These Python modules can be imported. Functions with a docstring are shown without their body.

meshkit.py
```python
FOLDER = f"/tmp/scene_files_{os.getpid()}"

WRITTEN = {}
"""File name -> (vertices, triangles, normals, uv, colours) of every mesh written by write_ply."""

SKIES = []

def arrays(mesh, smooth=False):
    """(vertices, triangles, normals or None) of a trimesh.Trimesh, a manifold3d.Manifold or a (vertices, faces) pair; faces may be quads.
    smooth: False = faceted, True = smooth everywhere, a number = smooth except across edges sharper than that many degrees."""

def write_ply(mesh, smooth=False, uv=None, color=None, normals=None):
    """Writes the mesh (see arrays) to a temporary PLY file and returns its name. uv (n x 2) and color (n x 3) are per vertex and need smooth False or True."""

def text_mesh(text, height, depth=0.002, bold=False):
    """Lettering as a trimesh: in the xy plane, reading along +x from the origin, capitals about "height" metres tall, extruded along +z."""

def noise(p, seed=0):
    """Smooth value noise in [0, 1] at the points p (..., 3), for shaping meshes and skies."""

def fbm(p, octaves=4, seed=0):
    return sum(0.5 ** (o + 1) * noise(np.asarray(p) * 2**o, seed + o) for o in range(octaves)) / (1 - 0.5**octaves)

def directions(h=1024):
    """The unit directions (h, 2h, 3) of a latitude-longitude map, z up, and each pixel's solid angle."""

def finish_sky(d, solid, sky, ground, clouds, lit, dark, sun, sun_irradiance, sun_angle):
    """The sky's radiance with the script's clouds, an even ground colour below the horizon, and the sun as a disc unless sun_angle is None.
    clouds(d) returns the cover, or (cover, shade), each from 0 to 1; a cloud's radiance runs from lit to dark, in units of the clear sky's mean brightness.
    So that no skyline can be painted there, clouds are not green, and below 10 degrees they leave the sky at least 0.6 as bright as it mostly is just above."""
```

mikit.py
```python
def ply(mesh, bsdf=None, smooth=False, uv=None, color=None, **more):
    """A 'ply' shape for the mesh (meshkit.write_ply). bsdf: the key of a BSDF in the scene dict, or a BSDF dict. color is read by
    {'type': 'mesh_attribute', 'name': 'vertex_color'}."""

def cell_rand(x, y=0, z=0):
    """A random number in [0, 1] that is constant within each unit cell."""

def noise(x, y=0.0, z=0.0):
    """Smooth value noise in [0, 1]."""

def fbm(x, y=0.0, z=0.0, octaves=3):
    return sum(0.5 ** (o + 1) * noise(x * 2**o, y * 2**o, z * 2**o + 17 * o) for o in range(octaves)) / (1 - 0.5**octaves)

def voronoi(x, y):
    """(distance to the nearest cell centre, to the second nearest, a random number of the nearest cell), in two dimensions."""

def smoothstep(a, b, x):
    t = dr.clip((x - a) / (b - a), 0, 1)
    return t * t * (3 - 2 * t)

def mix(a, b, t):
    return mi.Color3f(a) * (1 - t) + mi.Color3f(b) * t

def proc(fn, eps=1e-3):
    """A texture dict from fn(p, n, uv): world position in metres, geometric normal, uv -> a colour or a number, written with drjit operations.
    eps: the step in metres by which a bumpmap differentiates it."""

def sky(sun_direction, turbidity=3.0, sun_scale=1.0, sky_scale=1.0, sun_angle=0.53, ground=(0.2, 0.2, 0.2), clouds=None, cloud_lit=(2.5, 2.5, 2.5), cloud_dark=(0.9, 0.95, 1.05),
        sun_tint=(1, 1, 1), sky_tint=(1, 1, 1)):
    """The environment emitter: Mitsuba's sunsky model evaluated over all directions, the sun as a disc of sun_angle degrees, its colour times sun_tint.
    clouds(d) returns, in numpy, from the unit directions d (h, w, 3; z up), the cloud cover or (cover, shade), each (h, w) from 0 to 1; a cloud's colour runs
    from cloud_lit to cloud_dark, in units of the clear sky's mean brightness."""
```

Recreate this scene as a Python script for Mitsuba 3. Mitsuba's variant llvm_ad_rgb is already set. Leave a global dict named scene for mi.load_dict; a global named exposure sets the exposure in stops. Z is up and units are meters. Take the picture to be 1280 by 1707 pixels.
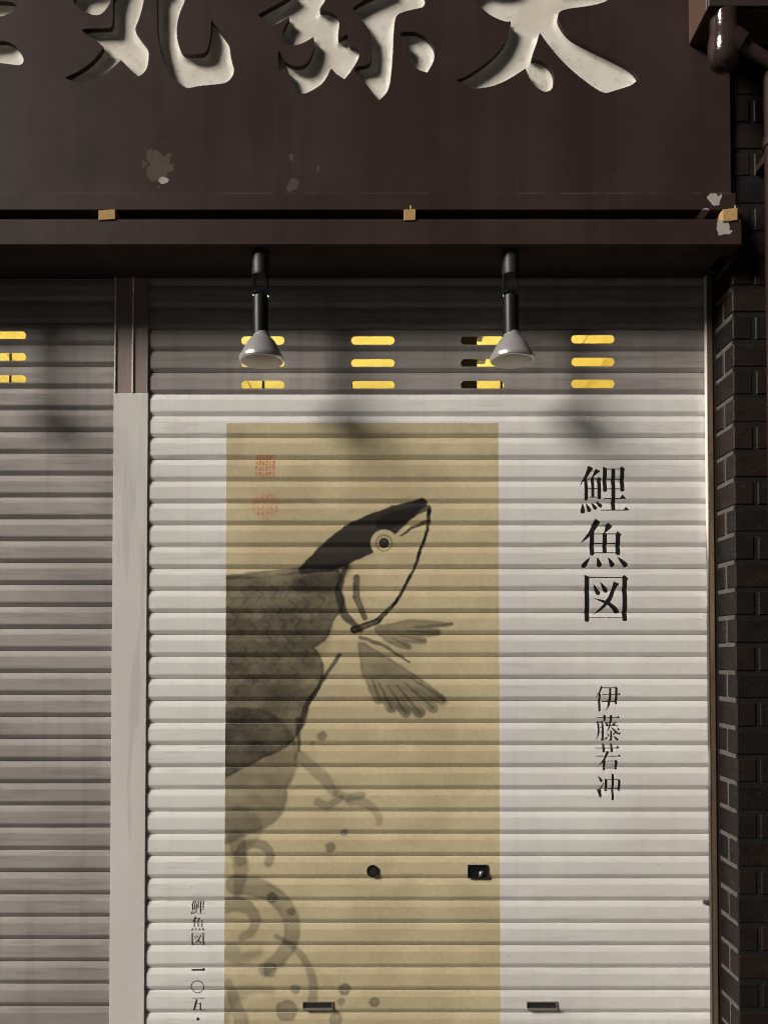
import math, random
import numpy as np, trimesh, drjit as dr, mitsuba as mi
import shapely
from shapely.geometry import Polygon, box as sbox, Point, LineString
from shapely.ops import unary_union
from shapely import affinity
import manifold3d as m3
import mikit, meshkit
from mikit import ply, proc, noise, fbm, smoothstep, mix, cell_rand

random.seed(7)
RNG = np.random.default_rng(7)
T = mi.ScalarTransform4f
scene, labels = {}, {}

# ------------------------------------------------------------------ camera, sky, exposure
F, PITCH, HOR = 1387.0, math.radians(1.3), 1090.0          # focal length in photo pixels, upward pitch, row of the horizon
D, ZC = 2.67, 1.5                                           # metres from the shutter, eye height
PPY = HOR - F * math.tan(PITCH)                             # row of the principal point (the photo is shifted upwards)
CAM = np.array([0, -D, ZC])
FWD = np.array([0, math.cos(PITCH), math.sin(PITCH)])
UPV = np.array([0, -math.sin(PITCH), math.cos(PITCH)])
scene['camera'] = {'type': 'perspective', 'fov': math.degrees(2 * math.atan(640 / F)), 'fov_axis': 'x',
                   'principal_point_offset_x': 0.0, 'principal_point_offset_y': -(PPY - 853.5) / 1707.0,
                   'near_clip': 0.05, 'far_clip': 500.0,
                   'to_world': T().look_at(origin=CAM.tolist(), target=(CAM + FWD).tolist(), up=[0, 0, 1])}
SUN = (-1.58, -1.0, 1.06)                                   # the street light, high on the left
scene['sky'] = mikit.sky(SUN, turbidity=3, sun_scale=0.213, sky_scale=0.007, sun_angle=19.0,
                         sun_tint=(1.0, 1.18, 1.62), sky_tint=(1.2, 1.08, 0.95), ground=(0.1, 0.1, 0.1))
exposure = 3.9


def W(px, py, Y=0.0):
    """The point (x, z) at which the sight line through a photo pixel meets the upright plane y = Y."""
    d = np.array([(px - 640) / F, 0, 0]) + FWD - UPV * (py - PPY) / F
    t = (Y + D) / d[1]
    return d[0] * t, ZC + d[2] * t


def X(px, Y=0.0, py=1090):
    return W(px, py, Y)[0]


def Z(py, Y=0.0):
    return W(640, py, Y)[1]


# ------------------------------------------------------------------ helpers
def numbered(key):
    if key not in USED:
        USED.add(key)
        return key
    n = 1
    while f'{key}_{n:03d}' in USED:
        n += 1
    USED.add(f'{key}_{n:03d}')
    return f'{key}_{n:03d}'


USED = set()


def thing(name, label, cat, group=None, kind=None):
    key = numbered(name)
    labels[key] = {'label': label, 'category': cat}
    if group: labels[key]['group'] = group
    if kind: labels[key]['kind'] = kind
    return key


def put(name, mesh, bsdf, parent=None, smooth=False, label=None, **more):
    key = numbered((parent + '__' if parent else '') + name)
    scene[key] = ply(mesh, bsdf, smooth=smooth, **more)
    if label: labels[key] = {'label': label}
    return key


def bevel_box(x0, x1, y0, y1, z0, z1, b=0.0015):
    x0, x1 = sorted((x0, x1)); y0, y1 = sorted((y0, y1)); z0, z1 = sorted((z0, z1))
    b = min(b, (x1 - x0) / 3, (y1 - y0) / 3, (z1 - z0) / 3)
    pts = []
    for x, sx in ((x0, 1), (x1, -1)):
        for y, sy in ((y0, 1), (y1, -1)):
            for z, sz in ((z0, 1), (z1, -1)):
                pts += [(x + sx * b, y + sy * b, z), (x + sx * b, y, z + sz * b), (x, y + sy * b, z + sz * b)]
    return trimesh.convex.convex_hull(np.array(pts))


def cat(*ms):
    return trimesh.util.concatenate([m for m in ms])


def tri2d(poly):
    """Triangles of a shapely polygon: (vertices n x 2, faces)."""
    return trimesh.creation.triangulate_polygon(poly, engine='earcut')


def polys(g):
    if g.is_empty: return []
    return [p for p in getattr(g, 'geoms', [g]) if p.geom_type == 'Polygon' and p.area > 1e-9]


def extrude_xz(poly, y0, y1):
    """A shapely polygon in (x, z) extruded from y0 to y1 (y0 < y1)."""
    out = []
    for p in polys(poly):
        m = trimesh.creation.extrude_polygon(p, y1 - y0, engine='earcut')
        v = m.vertices.copy()
        m.vertices = np.stack([v[:, 0], y1 - v[:, 2], v[:, 1]], 1)
        out.append(m)
    m = cat(*out)
    return m


def tube(path, r, n=20, caps=True):
    path = np.array(path, float)
    r = np.broadcast_to(r, (len(path),))
    t = np.gradient(path, axis=0); t /= np.linalg.norm(t, axis=1, keepdims=True)
    ref = np.array([0, 1.0, 0]) if abs(t[0][1]) < 0.9 else np.array([1.0, 0, 0])
    v = []
    for p, d, rr in zip(path, t, r):
        a = np.cross(d, ref); a /= np.linalg.norm(a); b = np.cross(d, a)
        for k in range(n):
            an = 2 * math.pi * k / n
            v.append(p + rr * (math.cos(an) * a + math.sin(an) * b))
    f = []
    for i in range(len(path) - 1):
        for k in range(n):
            a0, a1, b0, b1 = i * n + k, i * n + (k + 1) % n, (i + 1) * n + k, (i + 1) * n + (k + 1) % n
            f += [(a0, a1, b1), (a0, b1, b0)]
    if caps:
        v += [path[0], path[-1]]
        c0, c1, L = len(v) - 2, len(v) - 1, (len(path) - 1) * n
        for k in range(n):
            f += [(c0, (k + 1) % n, k), (c1, L + k, L + (k + 1) % n)]
    m = trimesh.Trimesh(np.array(v), np.array(f), process=False)
    if m.volume < 0: m.invert()
    return m


def revolve(profile, loc, n=48):
    """profile [(r, z)...] turned round the vertical through loc."""
    m = trimesh.creation.revolve(np.array(profile, float), sections=n)
    if m.volume < 0: m.invert()
    m.apply_translation(loc)
    return m


# ------------------------------------------------------------------ materials
def rgb(*c):
    return {'type': 'rgb', 'value': list(c)}


def principled(color, rough=0.5, spec=0.5, metal=0.0, bump=None, scale=1.0, eps=1e-3, **more):
    b = {'type': 'principled', 'base_color': color if isinstance(color, dict) else rgb(*color), 'roughness': rough, 'specular': spec, 'metallic': metal, **more}
    if bump is not None:
        b = {'type': 'bumpmap', 'nested_texture': proc(bump, eps), 'scale': scale, 'bsdf': b}
    return {'type': 'twosided', 'bsdf': b}


def white_paint(p, n, uv):
    dirt = fbm(p.x * 2.3, p.z * 3.1, 3.0, 4)
    c = mix((0.66, 0.645, 0.615), (0.74, 0.73, 0.70), smoothstep(0.3, 0.7, dirt))
    streak = fbm(p.x * 9, p.z * 120, 5.0, 3)                       # faint horizontal rub marks
    c = mix(c, mi.Color3f(0.52, 0.50, 0.47), 0.35 * smoothstep(0.58, 0.74, streak) * smoothstep(0.45, 0.65, noise(p.x * 3.1, p.z * 5)))
    spot = noise(p.x * 210, p.z * 210, 9.0)
    c = mix(c, mi.Color3f(0.30, 0.28, 0.25), 0.7 * smoothstep(0.965, 0.985, spot))
    run = fbm(p.x * 38, p.z * 2.2, 1.0, 3)                         # thin vertical rain runs
    return mix(c, mi.Color3f(0.47, 0.45, 0.42), 0.10 * smoothstep(0.55, 0.8, run))


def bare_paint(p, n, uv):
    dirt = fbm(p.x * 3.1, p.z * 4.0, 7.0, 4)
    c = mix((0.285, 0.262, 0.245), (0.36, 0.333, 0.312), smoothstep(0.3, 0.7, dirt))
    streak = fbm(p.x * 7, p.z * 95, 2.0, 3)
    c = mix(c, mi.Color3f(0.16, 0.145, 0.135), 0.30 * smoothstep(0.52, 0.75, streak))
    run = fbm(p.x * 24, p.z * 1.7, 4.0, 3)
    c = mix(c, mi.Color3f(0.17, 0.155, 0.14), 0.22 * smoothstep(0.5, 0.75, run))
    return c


def fine_bump(p, n, uv):
    return fbm(p.x * 160, p.y * 160, p.z * 160, 2)


def slat_bump(p, n, uv):
    return fbm(p.x * 14, p.z * 60, 0.0, 3) + 0.15 * noise(p.x * 300, p.z * 300, 1.0)


scene['white_paint'] = principled(proc(white_paint), 0.42, 0.45, bump=slat_bump, scale=0.0009)
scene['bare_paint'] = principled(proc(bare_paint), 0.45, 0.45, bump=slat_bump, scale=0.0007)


def chip(p, cx, cz, r, seed, stretch=1.0):
    """1 inside an irregular flaked spot round (cx, cz)."""
    dx, dz = (p.x - cx) / stretch, p.z - cz
    d = dr.sqrt(dx * dx + dz * dz) / r
    w = fbm(p.x * 48 + seed, p.z * 48, seed * 3.7, 5)
    return smoothstep(1.0, 0.94, d + (w - 0.5) * 2.3)


YB = -0.17                                                  # the sign board's face
CH = [(*W(266, 270, YB), 0.046, 1.3, 0.85), (*W(264, 288, YB), 0.034, 2.9, 1.2), (*W(488, 308, YB), 0.017, 5.1, 1.1), (*W(485, 262, YB), 0.011, 8.3, 0.5), (*W(530, 280, YB), 0.009, 6.3, 0.5)]
WCH = [(*W(273, 299, YB), 0.010, 4.4, 1.5), (*W(1190, 331, -0.217), 0.019, 7.7, 1.1), (*W(1206, 378, -0.229), 0.022, 3.3, 1.1), (*W(1176, 350, -0.217), 0.008, 9.9, 1.6)]
ZE = W(640, 320, -0.217)[1]
XE0, XE1 = W(170, 321, -0.2)[0], W(430, 321, -0.2)[0]


def board_paint(p, n, uv):
    m = fbm(p.x * 5, p.z * 5, p.y * 5, 4)
    c = mix((0.034, 0.0205, 0.018), (0.046, 0.029, 0.026), smoothstep(0.3, 0.7, m))
    runs = fbm(p.x * 26, p.z * 1.6, 3.0, 3)
    c = mix(c, mi.Color3f(0.019, 0.012, 0.011), 0.25 * smoothstep(0.5, 0.75, runs))
    c = mix(c, mi.Color3f(0.05, 0.039, 0.034), 0.45 * smoothstep(0.93, 0.97, noise(p.x * 130, p.z * 170, 1.0)))
    for cx, cz, r, s, st in CH:
        c = mix(c, mi.Color3f(0.085, 0.072, 0.055), 0.9 * chip(p, cx, cz, r, s, st))
    for cx, cz, r, s, st in WCH:
        c = mix(c, mi.Color3f(0.40, 0.36, 0.33), chip(p, cx, cz, r, s, st))
    edge = smoothstep(0.006, 0.0, dr.abs(p.z - ZE)) * smoothstep(0.42, 0.6, fbm(p.x * 16, 2.0, 1.0, 3))
    return mix(c, mi.Color3f(0.09, 0.073, 0.058), 0.8 * edge)


def board_bump(p, n, uv):
    return fbm(p.x * 30, p.y * 30, p.z * 30, 3) + 0.4 * fbm(p.x * 210, p.y * 210, p.z * 210, 2)


scene['board_paint'] = principled(proc(board_paint), 0.52, 0.16, bump=board_bump, scale=0.0005)


def letter_paint(p, n, uv):
    m = fbm(p.x * 16, p.z * 16, 2.0, 4)
    c = mix((0.70, 0.66, 0.57), (0.80, 0.765, 0.685), smoothstep(0.28, 0.68, m))
    return mix(c, mi.Color3f(0.36, 0.32, 0.25), 0.35 * smoothstep(0.68, 0.85, fbm(p.x * 60, p.z * 60, 6.0, 3)))


scene['letter_paint'] = principled(proc(letter_paint), 0.6, 0.3, bump=fine_bump, scale=0.0006)
scene['dark_soffit'] = principled((0.030, 0.022, 0.019), 0.55)


def bronze_paint(p, n, uv):
    m = fbm(p.x * 60, p.z * 4, 1.0, 3)
    return mix((0.25, 0.195, 0.175), (0.33, 0.265, 0.24), m)


scene['bronze'] = principled(proc(bronze_paint), 0.36, 0.55, metal=0.1, bump=fine_bump, scale=0.0004)
ZR = W(640, 1080, 0)[1]


def rail_paint(p, n, uv):
    """Bronze rail, its paint darker in patches towards the foot."""
    m = fbm(p.x * 60, p.z * 5, 1.0, 3)
    c = mix((0.185, 0.125, 0.075), (0.27, 0.19, 0.115), m)
    rust = smoothstep(0.55, 0.75, fbm(p.x * 40, p.z * 22, 8.0, 3))
    c = mix(c, mi.Color3f(0.16, 0.085, 0.05), 0.6 * rust)
    g = smoothstep(0.4, 0.75, fbm(p.x * 30, p.z * 2.5, 5.0, 3) + 0.4 * smoothstep(ZR + 0.25, ZR - 0.6, p.z))
    return mix(c, mi.Color3f(0.06, 0.048, 0.038), 0.55 * g)


scene['rail_paint'] = principled(proc(rail_paint), 0.4, 0.5, metal=0.2, bump=fine_bump, scale=0.0005)


def edge_strip(p, n, uv):
    g = smoothstep(0.45, 0.75, fbm(p.y * 30, p.z * 6, 5.0, 3) * 0.45 + 0.6 * smoothstep(ZR + 0.70, ZR + 0.05, p.z))
    return mix((0.78, 0.74, 0.67), (0.075, 0.06, 0.05), g)


scene['edge_strip'] = principled(proc(edge_strip), 0.4, 0.4)


def brick_fn(base, seed):
    def fn(p, n, uv):
        m = fbm(p.x * 34 + seed, p.y * 34, p.z * 34, 4)
        c = mi.Color3f(*base) * (0.6 + 0.85 * m)
        return mix(c, mi.Color3f(0.08, 0.075, 0.07), 0.2 * smoothstep(0.70, 0.85, fbm(p.x * 90 + seed, p.y * 90, p.z * 90, 2)))
    return fn


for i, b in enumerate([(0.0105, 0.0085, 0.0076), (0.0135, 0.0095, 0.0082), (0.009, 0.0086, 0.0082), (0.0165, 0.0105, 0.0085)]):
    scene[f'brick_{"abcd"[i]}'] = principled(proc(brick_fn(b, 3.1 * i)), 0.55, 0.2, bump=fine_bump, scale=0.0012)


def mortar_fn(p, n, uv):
    """Grey mortar, coloured near black on the street side but not in the reveal."""
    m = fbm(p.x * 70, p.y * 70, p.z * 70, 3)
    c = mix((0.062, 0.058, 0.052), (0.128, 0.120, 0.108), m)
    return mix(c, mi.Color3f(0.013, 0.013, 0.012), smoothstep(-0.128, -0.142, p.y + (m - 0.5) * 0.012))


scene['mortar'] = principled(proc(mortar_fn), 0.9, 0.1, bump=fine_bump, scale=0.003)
scene['black_metal'] = principled((0.010, 0.010, 0.011), 0.42, 0.35)
scene['black_gloss'] = principled((0.010, 0.010, 0.011), 0.16, 0.6)


def alu(p, n, uv):
    return mix((0.68, 0.67, 0.665), (0.84, 0.83, 0.82), fbm(p.x * 30, p.y * 30, p.z * 120, 3))


scene['aluminium'] = {'type': 'twosided', 'bsdf': {'type': 'principled', 'base_color': proc(alu), 'metallic': 0.7, 'roughness': 0.24, 'specular': 0.6}}
scene['frosted_lens'] = principled((0.50, 0.465, 0.415), 0.35, 0.5)
scene['pipe_paint'] = principled((0.034, 0.021, 0.019), 0.16, 0.7, bump=fine_bump, scale=0.0003)


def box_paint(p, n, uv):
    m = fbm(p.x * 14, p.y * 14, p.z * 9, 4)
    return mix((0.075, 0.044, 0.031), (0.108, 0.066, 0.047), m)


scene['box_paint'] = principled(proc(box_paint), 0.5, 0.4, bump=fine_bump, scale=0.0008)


def wood_fn(p, n, uv):
    g = fbm(p.x * 45, p.y * 45, p.z * 420, 3)
    return mix((0.36, 0.215, 0.085), (0.56, 0.38, 0.17), g)


scene['raw_wood'] = principled(proc(wood_fn), 0.75, 0.2, bump=fine_bump, scale=0.002)
scene['vinyl_black'] = principled((0.013, 0.012, 0.012), 0.45, 0.4)
scene['steel'] = principled((0.45, 0.44, 0.42), 0.3, 0.5, metal=0.8)
scene['pocket_dark'] = principled((0.02, 0.019, 0.018), 0.5)
scene['grey_metal'] = principled((0.20, 0.19, 0.165), 0.4, 0.5, metal=0.3)


def concrete_fn(p, n, uv):
    m = fbm(p.x * 3, p.y * 3, 0.0, 4)
    return mix((0.032, 0.031, 0.030), (0.060, 0.058, 0.056), 0.6 * m + 0.4 * noise(p.x * 180, p.y * 180))


scene['concrete'] = principled(proc(concrete_fn), 0.85, 0.2, bump=fine_bump, scale=0.002)


def asphalt_fn(p, n, uv):
    return mix((0.022, 0.022, 0.023), (0.045, 0.044, 0.043), noise(p.x * 160, p.y * 160) * 0.7 + 0.3 * fbm(p.x, p.y, 0.0, 3))


scene['asphalt'] = principled(proc(asphalt_fn), 0.85, 0.2, bump=fine_bump, scale=0.003)
scene['room_paint'] = principled((0.62, 0.50, 0.20), 0.8, 0.2)
def ceiling_fn(p, n, uv):
    tone = cell_rand(dr.floor((p.x + 2.6) / 0.27))
    return mix((0.86, 0.76, 0.36), (0.80, 0.64, 0.24), 0.75 * tone + 0.4 * (fbm(p.x * 9, p.y * 5, 2.0, 3) - 0.3))


scene['ceiling_paint'] = principled(proc(ceiling_fn), 0.8, 0.2)
scene['room_dark'] = principled((0.018, 0.016, 0.014), 0.6)

# ------------------------------------------------------------------ the setting: pavement and street
def slab(x0, x1, y0, y1, z):
    return trimesh.Trimesh(np.array([[x0, y0, z], [x1, y0, z], [x1, y1, z], [x0, y1, z]]), np.array([[0, 1, 2], [0, 2, 3]]), process=False)


put('street', slab(-200, 200, -200, 60, -0.12), 'asphalt')
labels['street'] = {'label': 'dark asphalt street in front of the shuttered shop', 'category': 'street', 'kind': 'structure'}
put('pavement', bevel_box(-40, 40, -3.6, 20, -0.3, -0.003, 0.012), 'concrete')
labels['pavement'] = {'label': 'grey concrete pavement in front of the shuttered shop', 'category': 'pavement', 'kind': 'structure'}

# ------------------------------------------------------------------ roller shutters
LINES = [694.2, 729.6, 766, 802, 838.4, 875, 911.6, 948, 984, 1020.4, 1057, 1094, 1132.3, 1168.6, 1206, 1243.3, 1280, 1317.3, 1354.6, 1391.5, 1427, 1464.5, 1502, 1540, 1577.6, 1615, 1653, 1692]
zz = np.array([Z(y) for y in LINES])
PITCH_S = -np.polyfit(np.arange(len(zz)), zz, 1)[0]
ZLINE = np.polyfit(np.arange(len(zz)), zz, 1)[1]             # height of the dark line at photo row 694
P = PITCH_S
s_ = P / 0.0695
def profile(d):
    """The face of a slat from its bottom to its top: d is how far the curled bottom edge turns in."""
    q = [(-0.0008, d + 0.0046), (0.0010, d + 0.0042), (0.0024, d), (0.0128, d * 0.15), (0.0152, d * 0.03), (0.0180, 0.0), (0.0500, 0.0), (0.0530, 0.0004), (0.0670, 0.0046), (P / s_ - 0.0004, 0.0058)]
    return [(a * s_, b) for a, b in q]




class Shutter:
    def __init__(self, key, x0, x1, zline, seed, curl_in, curl_bare):
        self.prof, self.bare = profile(curl_in), profile(curl_bare)   # the unprinted slats at the top keep a sharper curl
        self.pz, self.pyy = np.array([a for a, _ in self.prof]), np.array([b for _, b in self.prof])
        self.key, self.x0, self.x1, self.zline = key, x0, x1, zline
        self.grid = np.linspace(x0, x1, 15)
        self.rng = np.random.default_rng(seed)
        self.dent = {}

    def base(self, k):                                        # bottom of slat k: k = 0 ends at the row-694 line, counted downwards
        return self.zline - k * P

    def off(self, k, x):
        if k not in self.dent:
            d = self.rng.normal(0, 0.00035, len(self.grid))
            d = np.convolve(np.r_[d[0], d, d[-1]], [0.25, 0.5, 0.25], 'valid')
            self.dent[k] = d + self.rng.normal(0, 0.0004)
        return np.interp(x, self.grid, self.dent[k])

    def slat(self, k, bsdf, holes=()):
        z0 = self.base(k)
        back = [(P - 0.0004, 0.0135), (P - 0.0018, 0.0135), (P - 0.0018, 0.0078), (0.0535 * s_, 0.0022), (0.05 * s_, 0.0018), (0.018 * s_, 0.0018), (0.0152 * s_, 0.0021), (0.0022, 0.0129), (-0.0008, 0.0133)]
        prof = (self.bare if k < 0 else self.prof) + back
        n = len(prof)
        if not holes:
            v, f = [], []
            for x in self.grid:
                o = self.off(k, x)
                v += [(x, b + o, z0 + a) for a, b in prof]
            for i in range(len(self.grid) - 1):
                for j in range(n):
                    a0, a1, b0, b1 = i * n + j, i * n + (j + 1) % n, (i + 1) * n + j, (i + 1) * n + (j + 1) % n
                    f += [(a0, b0, b1), (a0, b1, a1)]
            m = trimesh.Trimesh(np.array(v), np.array(f), process=False)
            caps = tri2d(Polygon([(a, b) for a, b in prof]))
            for i in (0, len(self.grid) - 1):
                o = self.off(k, self.grid[i])
                cv = np.array([(self.grid[i], b + o, z0 + a) for a, b in caps[0]])
                m = cat(m, trimesh.Trimesh(cv, caps[1], process=False))
            m.fix_normals()
            return put('slat', m, bsdf, self.key, smooth=22)
        # a slat with ventilation slots: the flat face is a plate with holes, the rest follows the profile
        za, zb = z0 + 0.018 * s_, z0 + 0.05 * s_
        parts = []
        for prof2 in (prof[:6], prof[6:15], prof[15:] + prof[:1]):
            v, f = [], []
            for x in (self.x0, self.x1):
                v += [(x, b, z0 + a) for a, b in prof2]
            q = len(prof2)
            for j in range(q - 1):
                f += [(j, q + j, q + j + 1), (j, q + j + 1, j + 1)]
            parts.append(trimesh.Trimesh(np.array(v), np.array(f), process=False))
        plate = sbox(self.x0, za, self.x1, zb).difference(unary_union(holes))
        m = extrude_xz(plate, 0.0, 0.0018)
        return put('slat', cat(m, *parts), bsdf, self.key, smooth=22)

    def film(self, poly, lift):
        """A polygon of (x, z) laid on the slats as thin film, following their profile and dents."""
        out = []
        pz, pyy = self.pz, self.pyy
        x0, z0, x1, z1 = poly.bounds
        k0, k1 = math.floor((self.zline - z1) / P) , math.ceil((self.zline - z0) / P) + 1
        gx = self.grid[(self.grid > x0) & (self.grid < x1)]
        gx = np.r_[x0 - 1e-6, gx, x1 + 1e-6]
        nrm = []
        for i in range(len(pz) - 1):
            dz, dy = pz[i + 1] - pz[i], pyy[i + 1] - pyy[i]
            L = math.hypot(dz, dy)
            nrm.append((-dz / L, dy / L))                      # (y, z) pointing outwards
        for k in range(k0, k1 + 1):
            b = self.base(k)
            if b > z1 or b + P < z0: continue
            for i in range(len(pz) - 1):
                sa, sb = b + pz[i], b + pz[i + 1]
                if sb < z0 or sa > z1: continue
                for g0, g1 in zip(gx[:-1], gx[1:]):
                    piece = poly.intersection(sbox(g0, sa, g1, sb))
                    for q in polys(piece):
                        try: v2, f2 = tri2d(q)
                        except Exception: continue
                        if len(f2) == 0: continue
                        yy = np.interp(v2[:, 1] - b, pz, pyy) + self.off(k, v2[:, 0])
                        v = np.stack([v2[:, 0], yy + nrm[i][0] * lift, v2[:, 1] + 0 * v2[:, 1]], 1)
                        m = trimesh.Trimesh(v, f2, process=False)
                        if m.face_normals[:, 1].mean() > 0: m.invert()
                        out.append(m)
        return cat(*out)


YP = -0.0035                                                   # faces of the guide posts
X_RAIL = X(1181, -0.018)
XP0, XP1 = X(187.5, YP), X(243.5, YP)
shutter = thing('roller_shutter', 'white roller shutter with an ink fish print and black lettering, right of the post', 'roller shutter')
R = Shutter(shutter, XP1 - 0.02, X_RAIL + 0.012, ZLINE, 11, 0.0060, 0.0076)
shutter2 = thing('roller_shutter', 'bare grey dirty roller shutter without print, left of the white post', 'roller shutter')
L = Shutter(shutter2, -2.55, XP0 + 0.02, ZLINE + 10.2 / 520, 12, 0.0080, 0.0080)


def slot(pcx, prow, half=36.5, hh=7.2):
    x, z = W(pcx, prow)
    w, h = half / 520, hh / 520
    return LineString([(x - w + h, z), (x + w - h, z)]).buffer(h, 8)


K_TOP = -7
K_END = int(math.floor(ZLINE / P))
for k in range(K_TOP, K_END + 1):
    row = {-3: 567, -2: 605, -1: 641.5}.get(k)
    holes = [slot(c, row - {0: 0, 1: 0, 2: 0, 3: 2.2}[j]) for j, c in enumerate((438, 621.5, 804, 988))] if row else ()
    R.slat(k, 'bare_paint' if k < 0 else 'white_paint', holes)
for k in range(K_TOP, K_END + 1):
    row = {-3: 559, -2: 595, -1: 632}.get(k)
    holes = [slot(c, row) for c in (7.5, -176)] if row else ()
    L.slat(k, 'bare_paint', holes)

# ------------------------------------------------------------------ the ink print: a plain fish among spray, not any known picture
def wpts(pts):
    return [(*W(x, y), r / 520) for x, y, r in pts]


STROKES = []                                                  # (polylines of (x, z, r), darkness, softness in metres)
def ink(pts, a, soft=2.0, *more):
    STROKES.append(([wpts(q) for q in (pts, *more)], a, soft / 520))


# body washes
ink([(340, 1072, 108), (430, 1058, 88), (500, 1030, 56), (540, 1002, 34)], 0.70, 3,
    [(330, 1190, 120), (420, 1168, 96), (480, 1120, 60)],
    [(340, 1010, 48), (430, 1000, 40), (505, 982, 30), (550, 964, 20)])
ink([(330, 1130, 120), (420, 1100, 90), (500, 1052, 50)], 0.30, 12)
ink([(345, 1290, 108), (414, 1262, 82)], 0.50, 4, [(350, 1352, 62), (420, 1326, 58)])
ink([(360, 1392, 40), (400, 1380, 36)], 0.30, 6)
# dark crown
ink([(505, 950, 7), (545, 930, 24), (600, 897, 32), (660, 862, 21), (704, 838, 8)], 0.96, 2)
ink([(640, 872, 14), (690, 852, 9), (714, 846, 5)], 0.85, 2)
ink([(500, 975, 14), (545, 968, 22), (572, 946, 12)], 0.62, 8)
ink([(376, 962, 3), (430, 956, 4), (505, 950, 5)], 0.62, 3)
# jaw, gill cover
ink([(716, 850, 3.5), (712, 884, 3), (690, 948, 2.4), (660, 1004, 3), (628, 1036, 5), (590, 1050, 6)], 0.78, 1.5)
ink([(714, 868, 3), (686, 880, 2.4), (668, 893, 1.6)], 0.75, 1.5)
ink([(577, 942, 4), (563, 985, 6), (574, 1026, 7), (600, 1050, 4)], 0.82, 2)
ink([(594, 962, 5), (594, 996, 6), (608, 1030, 4)], 0.66, 2)
for i in range(6):                                            # scale arcs along the flank, offset row by row
    for j in range(7):
        x, y = 384 + 24 * j + 12 * (i % 2) - 5 * i, 1002 + 29 * i - 5 * j
        if x < 545 - 9 * i:
            ink([(x - 5, y - 11, 1.2), (x + 6, y - 1, 1.5), (x - 3, y + 11, 1.2)], 0.34, 2)
# belly edge
ink([(566, 1092, 3), (540, 1130, 3.2), (510, 1178, 4.4), (498, 1215, 4)], 0.66, 1.5)
ink([(497, 1200, 5), (498, 1252, 2.6)], 0.6, 2)
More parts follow.
